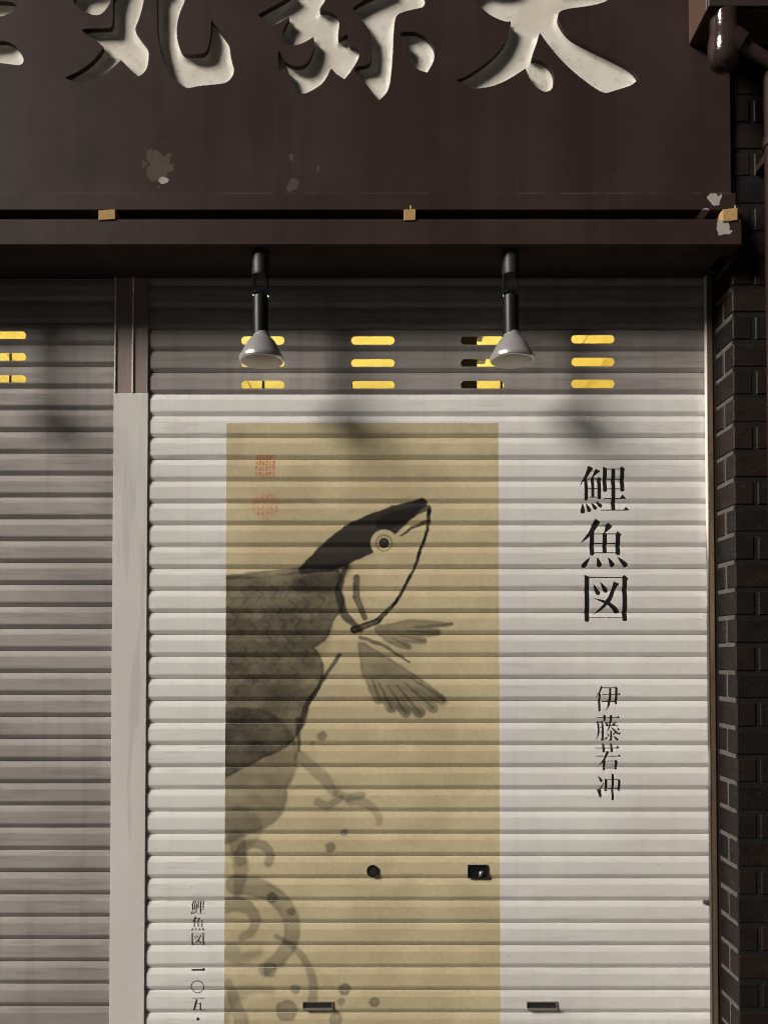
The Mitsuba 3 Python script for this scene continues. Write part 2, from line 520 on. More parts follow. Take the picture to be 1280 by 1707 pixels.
# breast fins: one wash each, darker rays and tips
TIPS = ((740, 1166), (722, 1180), (700, 1188), (676, 1188), (652, 1180), (632, 1166))
ink([(602, 1076, 6), (660, 1122, 16), (736, 1166, 8)], 0.50, 2.5, *[[(602, 1076, 6), ((602 + x) / 2, (1076 + y) / 2, 14), (x, y, 9)] for x, y in TIPS[1:]])
for x, y in TIPS:
    ink([((2 * 602 + 3 * x) / 5, (2 * 1076 + 3 * y) / 5, 1.2), (x, y, 3.2)], 0.42, 2)
ink([(690, 1150, 5), (738, 1170, 8)], 0.30, 5, [(640, 1166, 5), (700, 1190, 7)])
TIPS2 = ((752, 1040), (730, 1054), (706, 1068), (680, 1078))
ink([(630, 1048, 6), (690, 1042, 10), (752, 1040, 3)], 0.46, 2.5, *[[(630, 1050, 6), ((630 + x) / 2, (1050 + y) / 2, 11), (x, y, 6)] for x, y in TIPS2[1:]])
for x, y in TIPS2:
    ink([((630 + x) / 2, (1050 + y) / 2, 1.2), (x, y, 2.4)], 0.35, 2)
ink([(600, 1062, 3), (640, 1076, 3), (682, 1104, 2)], 0.6, 1.5)
# water: plain curling strokes and drops
def curl(cx, cy, r0, a0, a1, w0, w1, a, soft=5, n=9, squash=0.85):
    pts = []
    for i in range(n):
        t = math.radians(a0 + (a1 - a0) * i / (n - 1))
        pts.append((cx + r0 * math.cos(t), cy - squash * r0 * math.sin(t), w0 + (w1 - w0) * i / (n - 1)))
    ink(pts, a, soft)


ink([(500, 1262, 10), (540, 1296, 10), (556, 1322, 7)], 0.34, 3.5)
ink([(560, 1322, 6), (580, 1330, 7), (604, 1326, 5)], 0.4, 3)
ink([(530, 1338, 7), (545, 1345, 6), (568, 1330, 5)], 0.36, 3)
curl(588, 1372, 44, 95, 0, 8, 5, 0.32, 3.5)
curl(425, 1428, 26, 200, -30, 9, 7, 0.40, 3.5)
ink([(395, 1400, 14), (402, 1450, 12), (396, 1490, 7)], 0.34, 3.5)
curl(400, 1550, 88, 95, -62, 16, 11, 0.44, 3.5)
curl(392, 1536, 34, 120, -70, 13, 6, 0.42, 3.5)
curl(405, 1650, 118, 62, -18, 4, 8, 0.40, 4)
curl(430, 1700, 60, 175, 70, 13, 6, 0.36, 8)
ink([(385, 1590, 15), (400, 1600, 10), (432, 1588, 5)], 0.34, 7)
ink([(380, 1640, 7), (402, 1700, 12), (398, 1760, 12)], 0.34, 3.5)
for x, y, r, a in ((537, 1227, 8, .5), (574, 1388, 6, .55), (551, 1413, 8.5, .5), (454, 1497, 9, .5), (485, 1520, 6.5, .5), (450, 1617, 12, .42), (492, 1650, 8, .5), (574, 1650, 10, .52), (568, 1671, 6, .4), (624, 1671, 8.5, .5), (478, 1685, 18, .45), (560, 1700, 11, .4), (520, 1240, 3, .4)):
    ink([(x, y, r), (x + 1, y - 1, r * 0.9)], a, 2.5)
EYE = (*W(640, 905), 1 / 520)
SEAL1, SEAL2 = (*W(442, 776), 1 / 520), (*W(442, 842), 1 / 520)


def seg(px_, pz_, a, b):
    ax, az, ra = a; bx, bz, rb = b
    dx, dz = bx - ax, bz - az
    t = dr.clip(((px_ - ax) * dx + (pz_ - az) * dz) / (dx * dx + dz * dz + 1e-12), 0, 1)
    ex, ez = px_ - ax - t * dx, pz_ - az - t * dz
    return dr.sqrt(ex * ex + ez * ez) - (ra + (rb - ra) * t)


def ink_print(p, n, uv):
    wob = fbm(p.x * 55, p.z * 55, 1.0, 3) - 0.5
    wob2 = fbm(p.x * 55, p.z * 55, 9.0, 3) - 0.5
    x, z = p.x + wob * 0.006, p.z + wob2 * 0.006
    grain = fbm(p.x * 120, p.z * 120, 4.0, 3)
    pool = fbm(p.x * 17, p.z * 24, 12.0, 4)
    cloud = fbm(p.x * 6, p.z * 6, 4.0, 4)
    c = mix((0.50, 0.422, 0.258), (0.58, 0.498, 0.312), smoothstep(0.3, 0.7, cloud)) * (0.93 + 0.14 * grain)
    keep = mi.Float(1.0)
    for lines, a, soft in STROKES:
        d = mi.Float(9.0)
        for pts in lines:
            for q0, q1 in zip(pts[:-1], pts[1:]):
                d = dr.minimum(d, seg(x, z, q0, q1))
        rim = 1.0 + (0.22 * smoothstep(-0.012, -0.002, d) if a < 0.8 else 0.0)
        keep = keep * (1 - rim * a * smoothstep(soft, -soft, d) * ((0.62 + 0.5 * pool + 0.26 * grain) if a < 0.8 else 1.0))
    # eye: paper ring, dark ring, pupil
    ex, ez, u = EYE
    r = dr.sqrt(dr.square(p.x - ex) + dr.square(p.z - ez)) / u
    k = dr.select(r < 24, 1.0 - 0.5 * smoothstep(2.2, 1.0, dr.abs(r - 13)), keep)
    keep = dr.select(r < 24, dr.lerp(k, keep, smoothstep(21, 24, r)), keep)
    keep = keep * (1 - 0.93 * smoothstep(9.5, 8, r))
    c = mix(mi.Color3f(0.013, 0.012, 0.012), c, dr.clip(keep, 0, 1))
    # two plain vermilion seal marks, worn, without characters
    for (sx, sz, u), rnd in ((SEAL1, False), (SEAL2, True)):
        qx, qz = dr.abs(p.x - sx) / u, dr.abs(p.z - sz) / u
        d = dr.sqrt(qx * qx + qz * qz) - 23 if rnd else dr.maximum(qx - 17, qz - 20)
        bars = smoothstep(0.15, 0.55, dr.abs(dr.sin((p.x - sx) / u * (0.42 if rnd else 0.55)))) * smoothstep(0.12, 0.4, dr.abs(dr.sin((p.z - sz) / u * 0.33)))
        worn = smoothstep(0.34, 0.6, fbm(p.x * 190, p.z * 190, 2.0, 2))
        c = mix(c, mi.Color3f(0.52, 0.135, 0.05), (0.55 if rnd else 0.85) * smoothstep(1.0, -1.0, d) * bars * (0.35 + 0.65 * worn))
    return c


scene['ink_print'] = principled(proc(ink_print), 0.42, 0.4, bump=slat_bump, scale=0.0009)
xa, xb = X(376, 0, 1100), X(832, 0, 1100)
ztop = Z(705)
put('fish_print', R.film(sbox(xa, 0.08, xb, ztop), 0.00025), 'ink_print', shutter, label='ochre ink wash print of a leaping fish above curling water')

# ------------------------------------------------------------------ lettering in thin black film
def vst(x, y0, y1, w, serif=True):
    h = w / 2
    p = [(x - h, y0 - (0.35 * w if serif else 0)), (x + h, y0 + 0.1 * w), (x + h, y1 - 0.3 * w), (x + 0.6 * h, y1), (x - 0.6 * h, y1), (x - h, y1 - 0.3 * w)]
    return Polygon(p)


def hst(x0, x1, y, w=17):
    return sbox(x0, y - w / 2, x1, y + w / 2)


def drop(x0, y0, x1, y1, w):
    a, b = np.array([x0, y0], float), np.array([x1, y1], float)
    return unary_union([Point(*(a + (b - a) * t)).buffer(max(w / 2 * t ** 0.7, 3)) for t in np.linspace(0, 1, 9)] + [Polygon([a, b + w * 0.45 * np.array([-(b - a)[1], (b - a)[0]]) / np.linalg.norm(b - a), b - w * 0.45 * np.array([-(b - a)[1], (b - a)[0]]) / np.linalg.norm(b - a)])])


def pg(*p):
    return Polygon(p).buffer(0)


GL = {
    'carp': [pg((350, 185), (455, 235), (400, 310), (330, 420), (260, 490), (185, 600), (200, 560), (240, 470), (290, 370), (330, 250)),
             pg((500, 245), (585, 290), (570, 310), (500, 360), (430, 425), (415, 415), (450, 350), (470, 290)), hst(400, 490, 290, 14),
             vst(312, 430, 860, 66, False), vst(440, 405, 800, 60, False), vst(565, 440, 835, 72, False), pg((530, 430), (565, 400), (615, 440), (598, 480), (530, 480)),
             hst(330, 540, 440), hst(340, 540, 630), hst(350, 540, 798),
             drop(252, 910, 245, 1070, 92), drop(318, 915, 370, 1045, 84), drop(425, 900, 485, 1005, 80), drop(510, 865, 588, 960, 80),
             vst(675, 230, 695, 76), vst(838, 240, 1055, 78, False), vst(1010, 230, 690, 80, False), pg((970, 235), (1000, 195), (1075, 260), (1040, 300), (970, 300)),
             hst(700, 980, 250), hst(700, 980, 445), hst(700, 980, 636), hst(650, 1000, 822), pg((955, 832), (1015, 745), (1092, 830)),
             hst(585, 1060, 1050), pg((1035, 1058), (1080, 978), (1160, 1052))],
    'fish': [pg((490, 105), (590, 175), (520, 290), (440, 390), (330, 500), (200, 595), (270, 490), (370, 360), (430, 220)),
             hst(540, 690, 245), pg((745, 185), (830, 245), (800, 290), (670, 392), (655, 385), (680, 300), (690, 230)),
             vst(425, 350, 825, 84, False), vst(672, 385, 778, 82, False), vst(928, 400, 815, 86, False), pg((886, 410), (920, 350), (1000, 420), (965, 462), (886, 462)),
             hst(450, 890, 405), hst(450, 890, 590), hst(450, 890, 770),
             drop(388, 860, 270, 1015, 100), drop(528, 860, 568, 1002, 98), drop(735, 860, 815, 1002, 96), drop(915, 850, 1065, 1000, 102)],
    'drawing': [vst(268, 180, 1065, 90), vst(1000, 190, 1052, 92, False), pg((952, 200), (990, 150), (1078, 230), (1035, 268), (952, 268)),
                hst(300, 960, 205), hst(310, 970, 985, 15), drop(392, 330, 485, 500, 92), drop(522, 288, 635, 455, 92),
                pg((785, 285), (890, 320), (880, 355), (860, 370), (800, 500), (740, 650), (640, 760), (540, 850), (400, 922), (480, 840), (580, 730), (690, 560), (750, 430)),
                pg((385, 600), (620, 650), (720, 690), (830, 770), (895, 850), (890, 890), (815, 905), (760, 830), (660, 725), (560, 688))],
    'i': [pg((400, 150), (450, 195), (390, 320), (300, 430), (225, 548), (265, 440), (340, 310), (370, 210)), vst(350, 370, 935, 70, False),
          hst(460, 830, 210, 24), hst(430, 950, 415, 24), pg((905, 412), (945, 372), (995, 402), (950, 442)), hst(430, 860, 635, 26),
          pg((640, 195), (705, 215), (705, 600), (670, 740), (600, 850), (525, 912), (590, 800), (620, 650), (640, 450)), vst(860, 200, 715, 74)],
    'to': [hst(250, 960, 300, 24), pg((865, 308), (915, 242), (980, 308)), vst(505, 225, 410, 70), vst(703, 230, 420, 70),
           pg((278, 410), (345, 425), (352, 650), (340, 800), (300, 900), (228, 995), (285, 850), (298, 650)), vst(447, 420, 985, 62), pg((375, 930), (470, 960), (470, 1000), (415, 1005)),
           hst(330, 450, 440, 24), hst(340, 430, 595, 20), hst(340, 430, 745, 20),
           pg((668, 380), (737, 380), (700, 520), (640, 660), (565, 738), (600, 650), (650, 520)), hst(530, 930, 545, 22), hst(540, 900, 455, 18),
           drop(530, 430, 590, 510, 70), drop(890, 420, 790, 515, 70), pg((690, 560), (800, 650), (900, 750), (1005, 768), (940, 825), (850, 775), (740, 665)),
           vst(700, 710, 985, 58), pg((632, 960), (700, 960), (700, 1005), (650, 1010)), drop(570, 770, 635, 850, 45), drop(620, 870, 535, 940, 55), drop(885, 690, 785, 800, 50), drop(760, 850, 890, 965, 75), drop(900, 600, 925, 655, 55)],
    'waka': [vst(405, 90, 300, 60), vst(612, 85, 298, 60), hst(195, 800, 192, 20), pg((725, 200), (775, 128), (828, 198)), hst(195, 840, 400, 20), pg((755, 408), (800, 352), (855, 404)),
             pg((478, 262), (548, 285), (470, 440), (380, 570), (235, 692), (325, 575), (415, 440)), vst(420, 500, 768, 64, False), vst(727, 515, 745, 66), hst(440, 700, 527, 18), hst(440, 700, 712, 20)],
    'chu': [drop(255, 900, 340, 1030, 72), pg((402, 1080), (412, 1098), (345, 1250), (350, 1455), (298, 1470), (235, 1270), (310, 1235)),
            vst(465, 1000, 1312, 62), vst(805, 1010, 1302, 64), vst(637, 865, 1538, 58), hst(480, 790, 1006, 18), hst(480, 790, 1242, 22)],
    'five': [hst(325, 650, 1030, 18), pg((425, 1065), (475, 1060), (395, 1355), (345, 1355)), vst(545, 1145, 1362, 34, False), hst(370, 560, 1180, 16), hst(300, 680, 1352, 18)],
}
BIG = 11.636


def glyph(name, ox, oy, s, sy=None):
    g = unary_union([q.buffer(0) for q in GL[name]])
    g = affinity.affine_transform(g, [1 / s, 0, 0, 1 / (sy or s), ox, oy])
    return to_world(g)


def to_world(g):
    return unary_union([Polygon([W(x, y) for x, y in p.exterior.coords], [[W(x, y) for x, y in r.coords] for r in p.interiors]).buffer(0) for p in polys(g)])


def letters(name, geoms, label):
    out = [R.film(p, 0.00035) for g in geoms for p in polys(g.simplify(0.00006))]
    put(name, cat(*out), 'vinyl_black', shutter, label=label)


letters('title_character', [glyph('carp', 950, 760, BIG)], 'black character 鯉, topmost of the large column')
letters('title_character', [glyph('fish', 950, 855, BIG)], 'black character 魚, middle of the large column')
letters('title_character', [glyph('drawing', 955, 945, BIG)], 'black character 図, lowest of the large column')
letters('small_character', [glyph('i', 980, 1135, 18.286)], 'black character 伊 in the small column under the title')
letters('small_character', [glyph('to', 980, 1180, 18.286)], 'black character 藤 in the small column under the title')
letters('small_character', [glyph('waka', 980, 1235, 15.51)], 'black character 若 in the small column under the title')
letters('small_character', [glyph('chu', 980, 1235, 15.51)], 'black character 冲 in the small column under the title')
k_ = 0.292
letters('caption_character', [glyph('carp', 318 - 16 * k_, 1501 - 15 * k_, BIG / k_)], 'tiny black character 鯉 at the lower left of the print')
letters('caption_character', [glyph('fish', 318 - 17 * k_, 1528 - 9 * k_, BIG / k_)], 'tiny black character 魚 at the lower left of the print')
letters('caption_character', [glyph('drawing', 319 - 18 * k_, 1555 - 13 * k_, BIG / k_)], 'tiny black character 図 at the lower left of the print')
letters('caption_character', [to_world(sbox(319, 1616.8, 341, 1619.4).union(Polygon([(336, 1617), (339, 1614.5), (342, 1618)])))], 'tiny black character 一 at the lower left of the print')
letters('caption_character', [to_world(Point(329, 1646).buffer(11.2).difference(Point(329, 1646).buffer(9.8)))], 'tiny black ring 〇 at the lower left of the print')
letters('caption_character', [glyph('five', 300, 1600, 15.95)], 'tiny black character 五 at the lower left of the print')
letters('caption_character', [to_world(Point(330, 1699.5).buffer(2.6))], 'tiny black middle dot at the lower left of the print')

# ------------------------------------------------------------------ lock, keyhole, pulls, latch on the printed shutter
def yface(px, py):
    return -0.0006


x, z = W(621, 1452)
ring = trimesh.creation.annulus(r_min=0.0125, r_max=0.019, height=0.004, sections=40); ring.apply_transform(trimesh.transformations.rotation_matrix(math.pi / 2, [1, 0, 0])); ring.apply_translation((x, -0.003, z))
hole = trimesh.creation.cylinder(radius=0.0126, height=0.003, sections=40); hole.apply_transform(trimesh.transformations.rotation_matrix(math.pi / 2, [1, 0, 0])); hole.apply_translation((x, -0.002, z))
lk = put('keyhole', ring, 'black_metal', shutter, smooth=30, label='round dark keyhole in the lower print')
put('core', hole, 'pocket_dark', lk)
x, z = W(796, 1453)
fr = cat(bevel_box(x - 0.032, x + 0.032, -0.006, 0.0005, z + 0.0165, z + 0.0215), bevel_box(x - 0.032, x + 0.032, -0.006, 0.0005, z - 0.0215, z - 0.0165),
         bevel_box(x - 0.032, x - 0.027, -0.006, 0.0005, z - 0.0164, z + 0.0164), bevel_box(x + 0.027, x + 0.032, -0.006, 0.0005, z - 0.0164, z + 0.0164))
lk = put('lock_plate', fr, 'black_metal', shutter, label='square black lock plate in the lower print')
put('cover', bevel_box(x - 0.0268, x + 0.0268, -0.003, 0.0003, z - 0.0163, z + 0.0163), 'black_gloss', lk)
nub = trimesh.creation.icosphere(subdivisions=3, radius=0.008); nub.apply_scale([0.8, 0.6, 1.3]); nub.apply_transform(trimesh.transformations.rotation_matrix(0.5, [0, 1, 0])); nub.apply_translation((x + 0.010, -0.006, z - 0.006))
put('key_cap', nub, 'steel', lk, smooth=True)
for px_, nm in ((530, 'left'), (903, 'right')):
    x, z = W(px_, 1677)
    w, h = 0.049, 0.0135
    fr = cat(bevel_box(x - w, x + w, -0.005, 0.001, z + h - 0.003, z + h), bevel_box(x - w, x + w, -0.009, 0.001, z - h, z - h + 0.007, 0.003),
             bevel_box(x - w, x - w + 0.004, -0.005, 0.001, z - h + 0.0071, z + h - 0.0031), bevel_box(x + w - 0.004, x + w, -0.005, 0.001, z - h + 0.0071, z + h - 0.0031))
    pk = put('pull_handle', fr, 'grey_metal', shutter, label=f'pull handle with dark painted recess at the lower {nm}')
    put('pocket_shade', bevel_box(x - w + 0.0041, x + w - 0.0041, -0.0018, 0.0008, z - h + 0.0071, z + h - 0.0031), 'pocket_dark', pk)  # flat dark panel stands in for the shaded recess, slat uncut behind
x, z = W(1179, 1505)
put('slat_clip', cat(bevel_box(x - 0.014, x + 0.004, -0.006, 0.004, z - 0.004, z + 0.006), bevel_box(x + 0.0045, x + 0.012, -0.009, 0.004, z - 0.011, z + 0.010)), 'edge_strip', shutter)

# ------------------------------------------------------------------ centre post: two bronze guide rails, wrapped in white film below
post = thing('guide_post', 'post between the two shutters, bronze on top and wrapped white below', 'post')
zc_ = Z(655, YP)
ztop_p = Z(446, -0.05)
xm = X(217, YP)
for a, b in ((XP0, xm - 0.0005), (xm + 0.0005, XP1)):
    rk = put('guide_rail', bevel_box(a, b, YP, -0.0012, 0, ztop_p), 'bronze', post)
    put('fin', bevel_box(a, a + 0.0045, YP - 0.005, YP - 0.0001, zc_ + 0.0008, ztop_p, 0.0006), 'edge_strip', rk)  # near-white colour puts the bright highlight line into the left fins
put('fin', bevel_box(XP1 - 0.002, XP1, YP - 0.003, YP - 0.0001, zc_ + 0.0008, ztop_p, 0.0006), 'bronze', post)


def cover_paint(p, n, uv):
    m = fbm(p.x * 8, p.z * 2.2, 3.0, 4)
    c = mix((0.60, 0.58, 0.55), (0.68, 0.665, 0.635), m)
    return mix(c, mi.Color3f(0.42, 0.40, 0.37), 0.4 * smoothstep(0.56, 0.76, fbm(p.x * 40, p.z * 3, 6.0, 3)))


scene['cover_film'] = principled(proc(cover_paint), 0.4, 0.4, bump=fine_bump, scale=0.0004)
put('white_cover', bevel_box(XP0 - 0.0015, XP1 + 0.0015, YP - 0.002, -0.0015, 0, zc_, 0.0008), 'cover_film', post, label='smooth white film wrapped round the post')

# right guide rail
rail = thing('side_rail', 'narrow weathered bronze guide rail between the printed shutter and the bricks', 'rail')
xr0, xr1 = X_RAIL, X(1195.5, -0.018)
put('rail_face', bevel_box(xr0 + 0.0042, xr1 - 0.006, -0.018, -0.0035, 0, Z(446, -0.05)), 'rail_paint', rail)
put('rail_edge', bevel_box(xr0, xr0 + 0.0040, -0.0195, -0.0035, 0, Z(446, -0.05), 0.0008), 'edge_strip', rail)
put('rail_back', bevel_box(xr1 - 0.0055, xr1 + 0.02, -0.012, 0.03, 0, Z(446, -0.05)), 'dark_soffit', rail)

# ------------------------------------------------------------------ brick pillar
pillar = thing('brick_pillar', 'dark glazed brick pillar with pale mortar at the right edge', 'pillar')
XC, YF = 1.0655, -0.15                                        # corner of the pillar
yb_ = -0.02
J = [569, 614, 659, 705.6, 752, 799, 844, 890.6, 936, 1121, 1167.5, 1214, 1260, 1307.5, 1355, 1402, 1450]
n_ = [0, 1, 2, 3, 4, 5, 6, 7, 8, 12, 13, 14, 15, 16, 17, 18, 19]
fit = np.polyfit(n_, [Z(j, YF) for j in J], 1)
CP, ZJ = -fit[0], fit[1]
XRT = 1.62
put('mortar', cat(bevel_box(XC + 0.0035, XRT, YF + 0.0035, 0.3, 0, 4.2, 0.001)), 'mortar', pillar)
g = 0.0066
bk = ['brick_a', 'brick_b', 'brick_c', 'brick_d']


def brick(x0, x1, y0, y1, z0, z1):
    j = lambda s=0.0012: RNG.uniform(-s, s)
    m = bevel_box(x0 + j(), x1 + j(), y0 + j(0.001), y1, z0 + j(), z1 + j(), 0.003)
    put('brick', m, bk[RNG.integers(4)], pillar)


n0 = -int((4.15 - ZJ) / CP)
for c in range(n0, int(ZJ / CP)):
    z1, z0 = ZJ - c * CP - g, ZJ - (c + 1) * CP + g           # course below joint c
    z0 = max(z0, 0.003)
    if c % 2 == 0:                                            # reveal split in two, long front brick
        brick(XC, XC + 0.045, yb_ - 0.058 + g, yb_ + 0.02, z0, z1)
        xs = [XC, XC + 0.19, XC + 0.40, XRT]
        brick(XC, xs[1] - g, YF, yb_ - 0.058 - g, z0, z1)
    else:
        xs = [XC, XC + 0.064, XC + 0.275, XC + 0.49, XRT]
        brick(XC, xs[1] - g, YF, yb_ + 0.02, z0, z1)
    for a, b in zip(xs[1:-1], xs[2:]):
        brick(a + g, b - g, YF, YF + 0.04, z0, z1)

# ------------------------------------------------------------------ sign board with carved letters
sign = thing('sign_board', 'dark brown shop sign board with carved cream brush characters above the shutters', 'sign')
XL = -2.6
XB1 = X(1217, YB, 200)
zb0, zb1 = Z(321, YB), Z(-330, YB)
LET = {
    '太': [[(758.6, 131.5), (782, 146), (797, 147), (828, 141), (854, 127.5), (875.5, 113), (879, 121), (885, 134), (895, 146), (910, 153.5), (921, 147), (924, 133), (922, 117), (910, 104), (897, 97), (885.5, 97), (889, 85), (894, 72), (899.4, 53), (912.6, 72), (936.5, 101), (966, 127.5), (1005.6, 156), (1021, 151), (1040, 145), (1053, 141), (1065, 130), (1056, 115.5), (1032, 101), (992, 82), (968, 70), (947, 58), (934, 40), (928.6, 26.6), (934, 14.6), (979, 9.3), (1008, 3), (1032, -14), (1012, -34), (960, -30), (922, -26), (916, -90), (908, -165), (890, -182), (866, -168), (872, -100), (866, -25), (830, -16), (800, -22), (786, -10), (797, 5), (806, 16), (825, 29), (846, 36), (851.5, 33), (850, 50.5), (838, 77), (817, 99.6), (788, 119.5), (766.6, 131)]],
    '弥': [[(430, 23), (455, 9), (478, -3), (490, -14), (470, -30), (462, -70), (480, -110), (470, -150), (500, -165), (552, -158), (566, -140), (556, -95), (512, -98), (504, -66), (548, -72), (562, -50), (552, -20), (542, 0), (535, 10), (532, 16), (545, 16), (564, 24), (566, 38), (564, 50), (563, 64), (579, 56), (581, 75), (592, 77), (599, 80), (599, 95), (585, 118), (574, 131), (560, 122), (552, 112), (540, 137), (520, 150), (504, 157), (490, 152), (485, 132), (479, 113), (465, 116), (463, 95), (465, 81), (472, 100), (485, 108), (500, 110), (512, 104), (520, 90), (524, 75), (523, 60), (507, 70), (489, 76), (475, 70), (470, 58), (474, 43), (485, 24), (470, 35), (457, 41), (445, 39)],
          [(587, 12), (603, 1), (625, -9), (650, -20), (640, -55), (625, -70), (610, -40), (596, -32), (590, -55), (610, -110), (640, -165), (660, -160), (655, -120), (720, -122), (735, -105), (690, -92), (668, -90), (672, -30), (700, -22), (710, -5), (707, 11), (690, 14), (670, 19), (659, 25), (656, 50), (655, 82), (652, 125), (647, 152), (632, 166), (622, 155), (612, 140), (600, 131), (591, 116), (592, 110), (615, 107), (620, 97), (620, 57), (612, 45), (600, 27), (591, 17)],
          [(666, 56), (672, 51), (695, 52), (715, 64), (725, 80), (724, 100), (712, 120), (695, 115), (686, 102), (677, 92), (682, 82), (680, 70), (670, 61)]],
    '丸': [[(106, 128), (123, 135.5), (140, 137), (159, 131), (180, 119.5), (202, 98.5), (217, 115), (231, 126.5), (243, 118), (248, 101), (247.6, 80), (238, 68), (229, 56), (224, 48), (231, 33), (238, 9), (243, -20), (256, -28), (268, -30), (270, -62), (250, -66), (252, -120), (240, -150), (222, -150), (210, -120), (208, -70), (160, -66), (150, -50), (165, -34), (200, -32), (192, -14), (187.5, 2), (188.5, 23), (187, 42), (182, 46), (147, 46), (135, 48), (144.5, 57), (156, 62), (172.6, 77), (161, 94), (140, 112.5), (114, 126)],
          [(121, -4), (126, 8), (140, 17.6), (156, 24.6), (168, 23.4), (177, 14), (184, 3), (186, -8), (165, -18), (130, -18)],
          [(261, -14), (262, 23), (262, 58.6), (271, 98), (280, 119.5), (301.5, 140.6), (314, 147), (325, 143), (348, 140.6), (376.5, 138), (387, 128), (391, 115), (385, 98), (382, 70), (369.5, 54), (352, 31.6), (352, 47), (348, 77), (341, 88), (325, 90), (306, 89), (299, 80), (294.5, 61), (294.5, 42), (299, 21), (308.6, 0), (313, -20), (310, -50), (290, -58), (274, -52), (272, -22)]],
    '屋': [[(-150, 6), (-60, -2), (0, 0), (24, 2), (28, 12), (20, 19), (0, 28), (-60, 34), (-150, 36)],
          [(-170, 80), (-60, 72), (0, 66), (14, 68), (27, 76), (33, 85), (40, 97), (38, 105), (30, 108.5), (0, 103), (-60, 104), (-165, 112)]],
}
letter_polys = {}


def soften(c, rounds=3):
    """Cuts the corners of a closed outline, except the sharp ones."""
    c = np.array(c)[:-1]
    for _ in range(rounds):
        out = []
        for i in range(len(c)):
            a, b, d = c[i - 1], c[i], c[(i + 1) % len(c)]
            u, v = b - a, d - b
            turn = abs(math.degrees(math.atan2(u[0] * v[1] - u[1] * v[0], u @ v)))
            out += [b] if turn > 75 else [b - 0.25 * u, b + 0.25 * v]
        c = np.array(out)
    return c


for ch, outlines in LET.items():
    ps = [Polygon([W(x, y, YB) for x, y in o]).buffer(0) for o in outlines]
    ps = [Polygon(soften(q.exterior.coords)).buffer(0) for q in ps]
    ps = [q.buffer(0.0025, 6).buffer(-0.0045, 6).buffer(0.002, 6) for q in ps]     # brush-round corners
    letter_polys[ch] = [r for q in ps for r in polys(q)]
face = sbox(XL, zb0, XB1, zb1).difference(unary_union([q.buffer(0) for v in letter_polys.values() for q in v]))
fm = [trimesh.Trimesh(np.stack([v[:, 0], np.full(len(v), YB), v[:, 1]], 1), f, process=False) for v, f in (tri2d(p) for p in polys(face))]
for m in fm:
    if m.face_normals[:, 1].mean() > 0: m.invert()
body = bevel_box(XL, XB1, YB + 0.044, 0.06, zb0 - 0.001, zb1 + 0.001, 0.0008)
edge = [bevel_box(XB1 - 0.004, XB1, YB, YB + 0.044, zb0, zb1, 0.0006)]
LIP = 0.018                                                   # depth of the square-cut lip round each stroke
walls = []
for q in [q for v in letter_polys.values() for q in v]:
    c2 = np.array(q.exterior.coords)[:-1]
    n2 = len(c2)
    v = np.vstack([np.stack([c2[:, 0], np.full(n2, YB), c2[:, 1]], 1), np.stack([c2[:, 0], np.full(n2, YB + LIP + 0.0002), c2[:, 1]], 1)])
    i2 = np.arange(n2); j2 = (i2 + 1) % n2
    walls.append(trimesh.Trimesh(v, np.vstack([np.stack([i2, j2, j2 + n2], 1), np.stack([i2, j2 + n2, i2 + n2], 1)]), process=False))
put('panel', cat(*fm, body, *edge, *walls), 'board_paint', sign)


def carve(poly, R_=0.022, depth=0.008):
    """A brush stroke cut into the board: steep at the lip, rounded to a flat floor."""
    out = []
    levels = [0, 0.0015, 0.0035, 0.006, 0.009, 0.0125, 0.0165, 0.022]
    cur = poly
    bd = poly.boundary
    for a, b in zip(levels, levels[1:] + [None]):
        nxt = poly.buffer(-b, 6) if b is not None else Polygon()
        for q in polys(cur.difference(nxt)):
            v, f = tri2d(q)
            d = shapely.distance(shapely.points(v), bd)
            t = np.clip(d / R_, 0, 1)
            y = YB + LIP + depth * (1 - (1 - t) ** 2.2)
            m = trimesh.Trimesh(np.stack([v[:, 0], y, v[:, 1]], 1), f, process=False)
            if m.face_normals[:, 1].mean() > 0: m.invert()
            out.append(m)
        cur = nxt
        if cur.is_empty: break
    m = cat(*out)
    m.merge_vertices(digits_vertex=6)
    return m


for ch, ps in letter_polys.items():
    for k, p in enumerate(ps):
        m = carve(p)
        put('carved_letter', m, 'letter_paint', sign, smooth=40, label=(f'cream carved brush character {ch}' if k == 0 else f'separate stroke of the cream character {ch}'))

# two lip boards with a dark gap between them, soffit, lintel
YL1, YL2 = -0.217, -0.229
put('lip_board', bevel_box(XL, X(1227, YL1, 335), YL1, -0.02, Z(349.5, YL1), Z(320, YL1), 0.0022), 'board_paint', sign)
put('lip_board', bevel_box(XL, X(1236.5, YL2, 390), YL2, -0.155, Z(407.5, YL2), Z(364, YL2), 0.0022), 'board_paint', sign)
put('soffit_board', bevel_box(XL, 1.03, -0.1549, -0.02, Z(405, YL2), Z(364, YL2), 0.001), 'dark_soffit', sign)
put('gap_backing', bevel_box(XL, 1.03, -0.16, -0.02, Z(364, YL2) + 0.0005, Z(349.5, YL1) - 0.0005, 0.0005), 'dark_soffit', sign)

